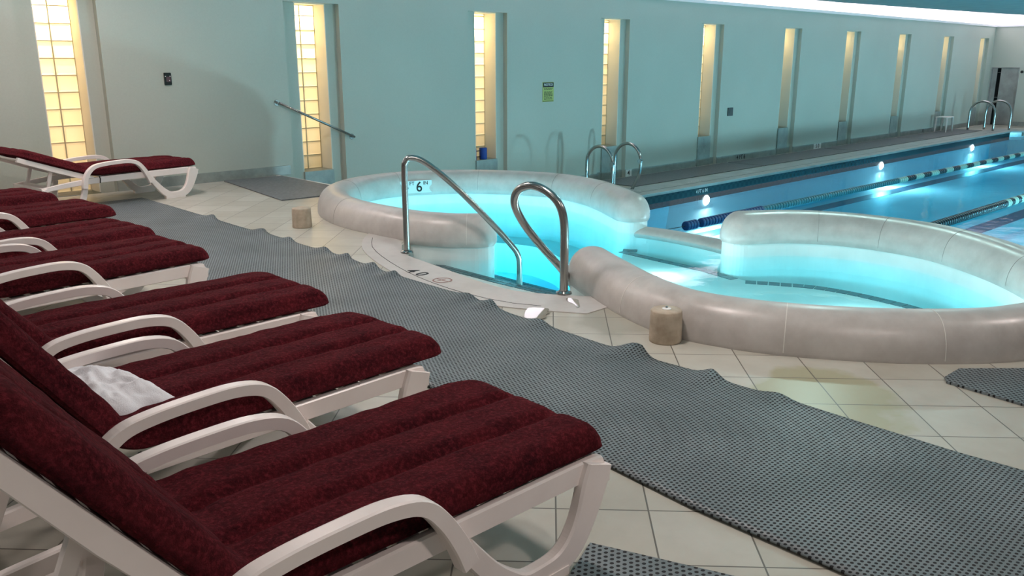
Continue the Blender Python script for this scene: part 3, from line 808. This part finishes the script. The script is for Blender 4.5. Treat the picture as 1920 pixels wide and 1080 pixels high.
rail('handrail', [(4.228,3.826,0),(4.228,3.826,.25),(4.223,3.828,.50),(4.20,3.86,.635),(4.16,3.95,.72),(4.13,4.06,.745),(4.12,4.17,.70),(4.14,4.225,.60),(4.21,4.21,.46),(4.31,4.145,.30),(4.46,4.06,.10),(4.68,3.97+.12,-.12),(4.86,4.10,-.26),(4.88,4.10,-.42)], .029, 'steel handrail with a wide looped top in front of the bulb of the curb', 'handrail')
def hoop(t_, x, y0, y1, z0, z1, r, curl=0):
    bm = bmesh.new(); w_ = abs(y1-y0); zt = z1-w_/2; P = [(x,y1,z0),(x,y1,(z0+zt)/2),(x,y1,zt)]
    for k in range(1, 8):
        a = PI*k/8; P.append((x, (y0+y1)/2+math.cos(a)*(y1-y0)/2, zt+math.sin(a)*w_/2))
    P += [(x,y0,zt),(x,y0+curl*.1,(z0+zt)/2+.05),(x,y0+curl,z0)]
    tube(bm, catmull(P, 4), r, 12); return link('rail_hoop', bm, M['steel'], t_, True)
t_ = thing('pool_ladder', 'steel pool ladder hoops standing just behind the left stone curb', 'ladder', (0,0,0))
hoop(t_, 11.75, 9.52, 10.12, ZL, .10, .030); hoop(t_, 12.55, 9.52, 10.12, ZL, .10, .030, .18)
for x in (11.75, 12.55):
    bm = bmesh.new(); lathe(bm, [(.001,-.02),(.045,-.02),(.045,.02),(.001,.02)], (x-.02,9.52,-.20), 12, 'X'); link('rail_bolt', bm, M['steel_bright'], t_)
t_ = thing('pool_ladder', 'steel pool ladder hoops at the far end in front of the grey door', 'ladder', (0,0,0))
hoop(t_, 32.1, 9.55, 10.35, ZL, .24, .035); hoop(t_, 32.95, 9.3, 10.1, ZL, .24, .035)
# wall handrail
wr = thing('wall_handrail', 'dark steel handrail sloping down the wall across the second window', 'handrail', (6.08, WY, 1.0))
bm = bmesh.new(); tube(bm, [(0,-.075,.005),(1.21,-.075,-.53)], .018, 12); link('rail_tube', bm, M['steel'], wr, True)
for x, z in ((0,.005),(1.21,-.53)):
    bm = bmesh.new(); tube(bm, [(x,-.001,z),(x,-.075,z)], .016, 10); lathe(bm, [(.001,-.008),(.04,-.008),(.044,0),(.001,0)], (x,-.001,z), 20, 'Y'); recalc(bm); link('wall_bracket', bm, M['steel'], wr, False)

# ------------------------------------------------------------------ bollards
def bollard(x, y, label, cap):
    t_ = thing('stone_bollard', label, 'stone post', (x, y, 0), 0)
    bm = bmesh.new(); lathe(bm, [(.001,0),(.092,0),(.094,.01),(.092,.14),(.090,.182),(.084,.190),(.001,.192)], (0,0,0), 40); link('post', bm, M['sandstone'], t_, True)
    if cap:
        bm = bmesh.new(); lathe(bm, [(.001,.1915),(.026,.1915),(.026,.195),(.012,.199),(.001,.199)], (0,0,0), 24); bt = link('button_plate', bm, M['sign_white'], t_)
        bm = bmesh.new(); lathe(bm, [(.001,.199),(.008,.199),(.007,.206),(.001,.207)], (0,0,0), 16); link('push_button', bm, M['steel_bright'], bt)
bollard(3.905, 2.735, 'short round tan stone post with a metal button on top', True)
bollard(4.235, 7.29, 'short plain round tan stone post left of the round spa', False)

# ------------------------------------------------------------------ rubber mats on the upper deck
def ruffled_mat():
    Redge = [(3.80,10.15),(3.802,9.919),(3.796,9.304),(3.788,8.6),(3.80,8.30),(3.774,8.05),(3.765,7.4),(3.80,7.25),(3.765,6.5),(3.762,6.129),(3.768,5.816),(3.713,5.378),(3.692,5.066),(3.689,4.352),(3.654,4.049),(3.608,3.7),(3.567,3.043),(3.554,2.796),(3.60,2.68),(3.565,2.55),(3.576,2.253),(3.552,2.171),(3.562,1.838),(3.545,1.0),(3.58,.3),(3.56,-1.2)]
    Ledge = [(2.56,10.15),(2.534,5.949),(2.468,3.268),(2.448,3.075),(2.428,1.939),(2.391,1.523),(2.388,.955),(2.38,-1.2)]
    def ev(E_, y):
        for (x0,y0),(x1,y1) in zip(E_, E_[1:]):
            if y1 <= y <= y0: return x0+(x1-x0)*(y-y0)/(y1-y0)
        return E_[-1][0]
    bumps = [(8.32,.022,.14),(7.28,.022,.13),(6.75,.02,.12),(6.15,.024,.13),(5.82,.022,.10),(5.38,.026,.12),(5.07,.02,.09),(4.2,.018,.14),(3.95,.026,.11),(3.45,.018,.12),(2.72,.034,.12),(2.2,.026,.09),(1.83,.012,.1)]
    bm = bmesh.new(); ny = 380; nx = 26; rows = []
    for j in range(ny+1):
        y = 10.15 - 11.35*j/ny; xl, xr = ev(Ledge, y), ev(Redge, y); row = []
        lift = sum(1.35*h*math.exp(-((y-c_)/(w_*.7))**2) for c_, h, w_ in bumps)
        for i in range(nx+1):
            u = i/nx; x = xl+(xr-xl)*u
            z = .016 + lift*max(0, (u-.82)/.18)**1.6 + .002*noise.noise(Vector((x*3,y*3,0)))
            if i == 0: z = .015
            row.append(bm.verts.new((x + (.0 if i < nx else lift*.5), y, max(.0145, z))))
        rows.append(row)
    for a, b in zip(rows, rows[1:]):
        for i in range(nx): bm.faces.new([a[i], a[i+1], b[i+1], b[i]])
    r_ = bmesh.ops.extrude_face_region(bm, geom=list(bm.faces))
    for v in [g_ for g_ in r_['geom'] if isinstance(g_, bmesh.types.BMVert)]: v.co.z -= .0075
    recalc(bm); return bm
o = link('rubber_mat', ruffled_mat(), M['rubber'], None, True); tag(o, 'long grey perforated rubber runner with ruffled edge beside the loungers', 'mat')
def flat_mat(pts, material, label):
    bm = bmesh.new(); prism(bm, pts, .001, .013); recalc(bm); o = link('rubber_mat', bm, material); tag(o, label, 'mat'); return o
flat_mat([(5.18,10.88),(4.90,8.86),(5.95,8.78),(6.0,10.80)], M['rubber_flat'], 'plain dark grey floor mat by the wall under the second window')
u = Vector((.377,-.926)); v = Vector((-.926,-.377)); o_ = Vector((1.947,1.625))
flat_mat([tuple(o_), tuple(o_+u*1.4), tuple(o_+u*1.4+v*.9), tuple(o_+v*.9)], M['rubber_turned'], 'perforated grey rubber mat in the bottom foreground beside the nearest lounger')
flat_mat([(4.36,1.34),(4.42,1.372),(4.60,1.365),(4.88,1.10),(5.05,.80),(4.9,.3),(4.20,.35),(4.31,.98)], M['rubber_turned'], 'perforated grey rubber mat at the right edge beneath the marble curb')
# thin puddles
def puddle(pts, label):
    bm = bmesh.new(); P = catmull([(x,y,0) for x,y in pts], 3, True); Q = []
    for i, p in enumerate(P):
        jx = noise.noise(p*40)*.012; Q.append((p.x+jx, p.y+jx*.7))
    prism(bm, Q, .0012, .0026); recalc(bm); o = link('water_puddle', bm, M['puddle']); tag(o, label, 'puddle'); return o
def raised(o, dz):
    o.location.z = dz; return o
raised(puddle([(3.795,3.745),(3.875,3.64),(3.82,3.60),(3.84,3.575),(3.77,3.56),(3.73,3.52),(3.66,3.52),(3.609,3.587)], 'shining puddle on the floor at the edge of the runner'), .006)
raised(puddle([(4.15,3.73),(4.18,3.66),(4.13,3.60),(4.06,3.53),(4.03,3.53),(4.08,3.60),(4.09,3.66)], 'thin crooked puddle by the foot of the looped handrail'), .006)

# ------------------------------------------------------------------ wall fittings
sg = thing('wall_sign', 'yellow notice sign with black header on the wall between windows', 'sign', (11.575, WY, 1.02))
bm = bmesh.new(); box(bm, -.145,.145,-.008,-.001,-.175,.175); link('panel', bm, M['sign_yellow'], sg)
bm = bmesh.new(); box(bm, -.138,.138,-.010,-.008,.085,.168); box(bm, -.138,.138,-.010,-.008,-.168,-.158); link('header_band', bm, M['ink'], sg)
text('NOTICE', .062, Matrix.Translation((0,-.0105,.128)) @ Matrix.Rotation(R(90),4,'X'), M['sign_white'], sg, ext=.0005)
bm = bmesh.new(); random.seed(3)
for k, z in enumerate((.062,.040,.0,-.018,-.036,-.054,-.072,-.106,-.128)):
    x = -.11
    while x < .09:
        l_ = random.uniform(.02,.055); box(bm, x, min(x+l_,.11), -.0095,-.008, z-.005, z+.005); x += l_+.012
link('printed_lines', bm, M['ink'], sg)
def plate(x0, x1, z0, z1, label, detail):
    t_ = thing('wall_plate', label, 'wall fitting', ((x0+x1)/2, WY, (z0+z1)/2)); w_ = (x1-x0)/2; h_ = (z1-z0)/2
    bm = bmesh.new(); box(bm, -w_, w_, -.02, -.001, -h_, h_); bevel(bm, .004, 2); link('cover', bm, M['black'], t_)
    if detail:
        bm = bmesh.new(); box(bm, -w_*.5, w_*.75, -.024,-.02, -h_*.5, h_*.35); link('dial', bm, mat('dull_maroon', (.11,.06,.07), .4), t_)
        bm = bmesh.new(); box(bm, -w_*.8,-w_*.55,-.025,-.02,h_*.35,h_*.5); box(bm, w_*.5,w_*.75,-.025,-.02,h_*.35,h_*.5); box(bm, w_*.25,w_*.45,-.026,-.024,-h_*.35,-h_*.2); link('switch', bm, M['sign_white'], t_)
    else:
        bm = bmesh.new(); box(bm, -w_*.3, w_*.3, -.024,-.02, -h_*.4, h_*.4); link('switch', bm, M['black'], t_)
plate(4.535,4.625,1.275,1.425, 'small black control plate on the wall right of the first window', True)
plate(17.66,17.88,.325,.515, 'small black wall plate between two windows above the lap pool', False)
# baseboard depth signs
def bb_sign(x, s, label, tilew=None):
    t_ = thing('depth_sign', label, 'sign', (x, WY-.021, ZL+.075))
    if tilew:
        bm = bmesh.new(); box(bm, -tilew/2, tilew/2, -.006, 0, -.07, .07); link('marker_tile', bm, M['sign_white'], t_)
    text(s, .15, Matrix.Translation((0,-.007,0)) @ Matrix.Rotation(R(90),4,'X'), M['ink'], t_, ext=.0008)
bb_sign(14.0, '4', 'white tile with black number four on the baseboard behind the near ladder', .20)
bb_sign(18.35, '4 FT 6', 'faded black depth number on the baseboard below the wall plate')
bb_sign(22.25, '5 0', 'black five zero depth number on the wall baseboard', .42)
bb_sign(29.6, '10', 'tiny black number on the baseboard left of the white table')
# blue aqua dumbbell on the sill of the third window
db = thing('water_dumbbell', 'blue foam water dumbbell with black bars on the window sill', 'dumbbell', (9.65+.37, WY+.16, -.10+.0))
bm = bmesh.new(); lathe(bm, [(.001,0),(.062,0),(.068,.008),(.068,.19),(.062,.20),(.001,.20)], (.085,0,.0), 24); link('foam_float', bm, M['blue_foam'], db, True)
bm = bmesh.new(); lathe(bm, [(.001,0),(.03,0),(.032,.006),(.032,.19),(.03,.20),(.001,.20)], (-.115,0,.0), 24); link('foam_float', bm, M['blue_foam'], db, True)
for z in (.05,.15):
    bm = bmesh.new(); tube(bm, [(-.085,0,z),(.02,0,z)], .008, 10); link('bar', bm, M['black'], db)
# white plastic side table at the far end
tb = thing('plastic_table', 'small white plastic table against the wall at the far end', 'table', (30.6,10.62,ZL+.014))
bm = bmesh.new(); box(bm, -.30,.30,-.2,.2,.47,.50); bevel(bm, .01, 2); link('tabletop', bm, M['plastic'], tb)
for sx_ in (-1,1):
    for sy_ in (-1,1):
        bm = bmesh.new(); tube(bm, [(sx_*.26,sy_*.16,.47),(sx_*.28,sy_*.18,0)], [.035,.018], 10); link('leg', bm, M['plastic'], tb)

# ------------------------------------------------------------------ loungers
def back_angle_pts(ang, L=.80, px=-1.21, pz=.335):
    a = R(ang); return (px, pz), (px-math.cos(a)*L, pz+math.sin(a)*L)
def make_lounger(label, loc, rz, ang, fs):
    t_ = thing('sun_lounger', label, 'sun lounger', (loc[0]+fs*math.cos(R(rz)), loc[1]+fs*math.sin(R(rz)), 0), R(rz), 'white sun loungers')
    HW = .325
    bm = bmesh.new()                                             # seat frame: rails, foot bar, slats
    for s in (-1, 1):
        P, T = smooth2([(.012,.295),(-.03,.306),(-.4,.306),(-.8,.305),(-1.2,.300),(-1.5,.28),(-1.78,.25)], [.06,.074,.074,.070,.065,.055,.045])
        ribbon(bm, P, T, s*HW-.018, s*HW+.018)
    box(bm, -.035, .0, -HW, HW, .285, .342)
    for k in range(10):
        x = -.10-.105*k; box(bm, x-.036, x+.036, -HW, HW, .318, .336)
    box(bm, -1.78, -1.74, -HW, HW, .23, .27)
    recalc(bm); link('seat_frame', bm, M['plastic'], t_)
    for s in (-1, 1):                                            # front legs : open U shape with a flat foot
        bm = bmesh.new()
        P, T = smooth2([(-.012,.325),(-.035,.26),(-.075,.16),(-.125,.085),(-.19,.045),(-.27,.038),(-.35,.042),(-.42,.085),(-.49,.155),(-.575,.26)], [.12,.125,.105,.095,.085,.075,.078,.078,.068,.064])
        ribbon(bm, P, T, s*.345-.022, s*.345+.022)
        box(bm, -.41,-.16, s*.345-.026, s*.345+.026, 0, .030)
        box(bm, .01,.032, s*.345-.020, s*.345+.020, .255, .30)
        recalc(bm); link('leg', bm, M['plastic'], t_)
        bm = bmesh.new()                                         # armrest
        P, T = smooth2([(-.575,.22),(-.61,.30),(-.665,.39),(-.73,.455),(-.83,.480),(-.97,.480),(-1.12,.470),(-1.22,.448),(-1.29,.39),(-1.33,.31),(-1.345,.23)], [.060,.056,.050,.046,.044,.042,.042,.044,.048,.052,.056])
        ribbon(bm, P, T, s*.362-.027, s*.362+.027)
        recalc(bm); link('armrest', bm, M['plastic'], t_)
        bm = bmesh.new()                                         # rear legs
        P, T = smooth2([(-1.325,.28),(-1.345,.18),(-1.385,.08),(-1.45,.030),(-1.55,.026),(-1.63,.036),(-1.69,.10),(-1.73,.18),(-1.755,.26)], [.056,.058,.06,.055,.052,.056,.055,.05,.045])
        ribbon(bm, P, T, s*.345-.022, s*.345+.022)
        box(bm, -1.63,-1.44, s*.345-.026, s*.345+.026, 0, .016)
        recalc(bm); link('leg', bm, M['plastic'], t_)
    # backrest
    (x0,z0),(x1,z1) = back_angle_pts(ang); a = R(ang); dx, dz = -math.cos(a), math.sin(a); nx_, nz_ = math.sin(a), math.cos(a)
    bm = bmesh.new()
    for s in (-1, 1):
        ribbon(bm, [(x0-nx_*.02, z0-nz_*.02),(x0+dx*.4-nx_*.025, z0+dz*.4-nz_*.025),(x1-nx_*.02, z1-nz_*.02)], [.055,.06,.05], s*.305-.018, s*.305+.018)
    for k in range(8):
        c0 = .06+.095*k; px_, pz_ = x0+dx*c0, z0+dz*c0
        P = [(px_, pz_-.008*0),(px_+dx*.065, pz_+dz*.065)]
        ribbon(bm, [(px_-nx_*.012, pz_-nz_*.012),(px_+dx*.065-nx_*.012, pz_+dz*.065-nz_*.012)], [.014,.014], -.30, .30)
    recalc(bm); link('backrest', bm, M['plastic'], t_)
    # prop under the backrest
    bm = bmesh.new()
    mx_, mz_ = x0+dx*.42-nx_*.05, z0+dz*.42-nz_*.05; bx_ = min(mx_-.05, -1.42) if ang < 35 else -1.66
    for s in (-1, 1): ribbon(bm, [(mx_, mz_),(bx_, .27)], [.04,.035], s*.24-.012, s*.24+.012)
    box(bm, bx_-.02, bx_+.02, -.32, .32, .25, .275)
    recalc(bm); link('back_support', bm, M['plastic'], t_)
    return t_
def make_cushion(label, loc, rz, ang, seed, fs):
    t_ = thing('lounge_cushion', label, 'cushion', (loc[0], loc[1], 0), R(rz), 'burgundy towelling cushions')
    L1 = 1.24-fs; L2 = .80; a = R(ang); px, pz = -1.21+fs, .345
    def path(s):      # s from 0 (foot end) to L1+L2, smooth bend
        bl = .10
        if s < L1-bl: return Vector((.03-s, 0, pz)), Vector((0,0,1))
        if s > L1+bl:
            d = s-L1; nrm = Vector((math.sin(a),0,math.cos(a)))
            return Vector((.03-L1-math.cos(a)*d, 0, pz+math.sin(a)*d)), nrm
        k = (s-(L1-bl))/(2*bl); A = Vector((.03-(L1-bl),0,pz)); B = Vector((.03-L1-math.cos(a)*bl,0,pz+math.sin(a)*bl)); C_ = Vector((.03-L1,0,pz))
        p = A*(1-k)**2 + C_*2*k*(1-k) + B*k*k; th = a*k
        return p, Vector((math.sin(th),0,math.cos(th)))
    S = L1+L2; ns, nu = 150, 46; bm = bmesh.new(); W = .335; rc = .115
    top = []; bot = []
    for i in range(ns+1):
        # denser near both ends
        ti = i/ns; s = S*(ti - .030*math.sin(4*PI*ti)/2 if False else ti); s = S*(.5-.5*math.cos(PI*ti))*.35 + S*ti*.65
        p, nrm = path(s); e = min(s, S-s)
        def half(r): return W if e > r else W-r+math.sqrt(max(0, r*r-(r-e)**2))
        wn_, wf_ = (half(.055), half(.17)) if s < S/2 else (half(.1), half(.1))
        rt_, rb_ = [], []
        es = min(1.0, e/.085); fe = math.sqrt(max(0, 1-(1-es)**2))
        for j in range(nu+1):
            t_j = j/nu; u_ = -math.cos(PI*t_j)*.30 + (2*t_j-1)*.70
            wr = wn_ if u_ < 0 else wf_; y = u_*wr; ed_ = (1-abs(u_))*wr; eu = min(1.0, ed_/.065); fu = math.sqrt(max(0, 1-(1-eu)**2))
            ch = 1.0
            for c_ in (-.36, .30):
                ch -= .46*math.exp(-((u_-c_+.03*math.sin(s*5+seed))/.075)**2)*(1 if e > .10 else e/.10)
            th = .080*ch*fe*fu
            th += (.006*noise.noise(Vector((s*5, u_*3, seed*7.1))) + .004*noise.noise(Vector((s*16, u_*8, seed*3.3))))*fe*fu
            if abs(s-L1) < .14: th *= 1-.18*(1-abs(s-L1)/.14)
            sag = -.012*(1-u_*u_)
            base_ = p + Vector((0, y, 0))
            rt_.append(bm.verts.new(base_ + nrm*(th+.016)))
            rb_.append(bm.verts.new(base_ + nrm*(.016*(1-fe*fu)+.001)))
        top.append(rt_); bot.append(rb_)
    for A, flip in ((top, False), (bot, True)):
        for r0, r1 in zip(A, A[1:]):
            for j in range(nu):
                f_ = [r0[j], r0[j+1], r1[j+1], r1[j]]
                bm.faces.new(f_[::-1] if flip else f_)
    for j in range(nu):
        bm.faces.new([top[0][j], bot[0][j], bot[0][j+1], top[0][j+1]]); bm.faces.new([top[-1][j+1], bot[-1][j+1], bot[-1][j], top[-1][j]])
    for i in range(ns):
        bm.faces.new([top[i][0], top[i+1][0], bot[i+1][0], bot[i][0]]); bm.faces.new([top[i+1][-1], top[i][-1], bot[i][-1], bot[i+1][-1]])
    recalc(bm)
    link('cushion_pad', bm, M['terry'], t_, True)
    # tie straps at the bend
    bm = bmesh.new()
    for s_ in (-1, 1):
        tube(bm, [(px+.05, s_*.335, pz+.01),(px+.055, s_*.352, pz-.03),(px+.05, s_*.350, pz-.075)], .006, 6)
    link('tie_strap', bm, M['black'], t_)
    return t_
LG = [((1.975,1.935), -.9, 53, -.03, 'nearest white sun lounger in the foreground', 'burgundy cushion on the nearest lounger'),
      ((2.165,3.00), 1.7, 55, -.13, 'white sun lounger second from the camera, holding a white towel', 'burgundy cushion with a white towel on it'),
      ((2.245,4.00), .8, 50, -.10, 'white sun lounger third from the camera', 'burgundy cushion third from the camera'),
      ((2.245,5.42), 5.0, 50, -.06, 'white sun lounger fourth from the camera, after the wide gap', 'burgundy cushion fourth from the camera'),
      ((2.27,6.33), 6.5, 50, -.05, 'white sun lounger fifth from the camera', 'burgundy cushion fifth from the camera'),
      ((2.41,7.44), 4.0, 50, -.05, 'white sun lounger sixth from the camera', 'burgundy cushion sixth from the camera'),
      ((2.28,8.50), 8.0, 50, -.05, 'white sun lounger seventh from the camera, last of the row', 'burgundy cushion on the last lounger of the row'),
      ((4.38,10.36), 8.0, 20, -.02, 'white sun lounger standing apart by the first window, nearly flat', 'dark burgundy cushion on the lounger by the first window')]
for k, (loc, rz, ang, fs, l1, l2) in enumerate(LG):
    make_lounger(l1, loc, rz, ang, fs)
    make_cushion(l2, loc, rz, ang, k+1, fs)
# towel
bm = bmesh.new(); nx, ny = 40, 56; rows = []
for i in range(nx+1):
    row = []
    for j in range(ny+1):
        u_, v_ = i/nx*2-1, j/ny*2-1
        ex = max(0, 1-abs(u_)**4)*max(0, 1-abs(v_)**4)
        h = .435 + .052*ex**.5 + .024*ex*noise.noise(Vector((u_*2.2, v_*3.2, 4))) + .014*ex*noise.noise(Vector((u_*6, v_*7, 9)))
        x = .90+u_*.16+.03*noise.noise(Vector((v_*2,1,0)))+v_*-.05; y = 3.04+v_*.27+.03*noise.noise(Vector((u_*2,5,0)))
        row.append(bm.verts.new((x, y, h-.02*(1-ex))))
    rows.append(row)
for a, b in zip(rows, rows[1:]):
    for j in range(ny): bm.faces.new([a[j], a[j+1], b[j+1], b[j]])
r_ = bmesh.ops.extrude_face_region(bm, geom=list(bm.faces))
for v_ in [g_ for g_ in r_['geom'] if isinstance(g_, bmesh.types.BMVert)]: v_.co.z -= .012
recalc(bm); o = link('towel', bm, M['towel'], None, True); tag(o, 'crumpled white towel lying on the second lounger', 'towel')
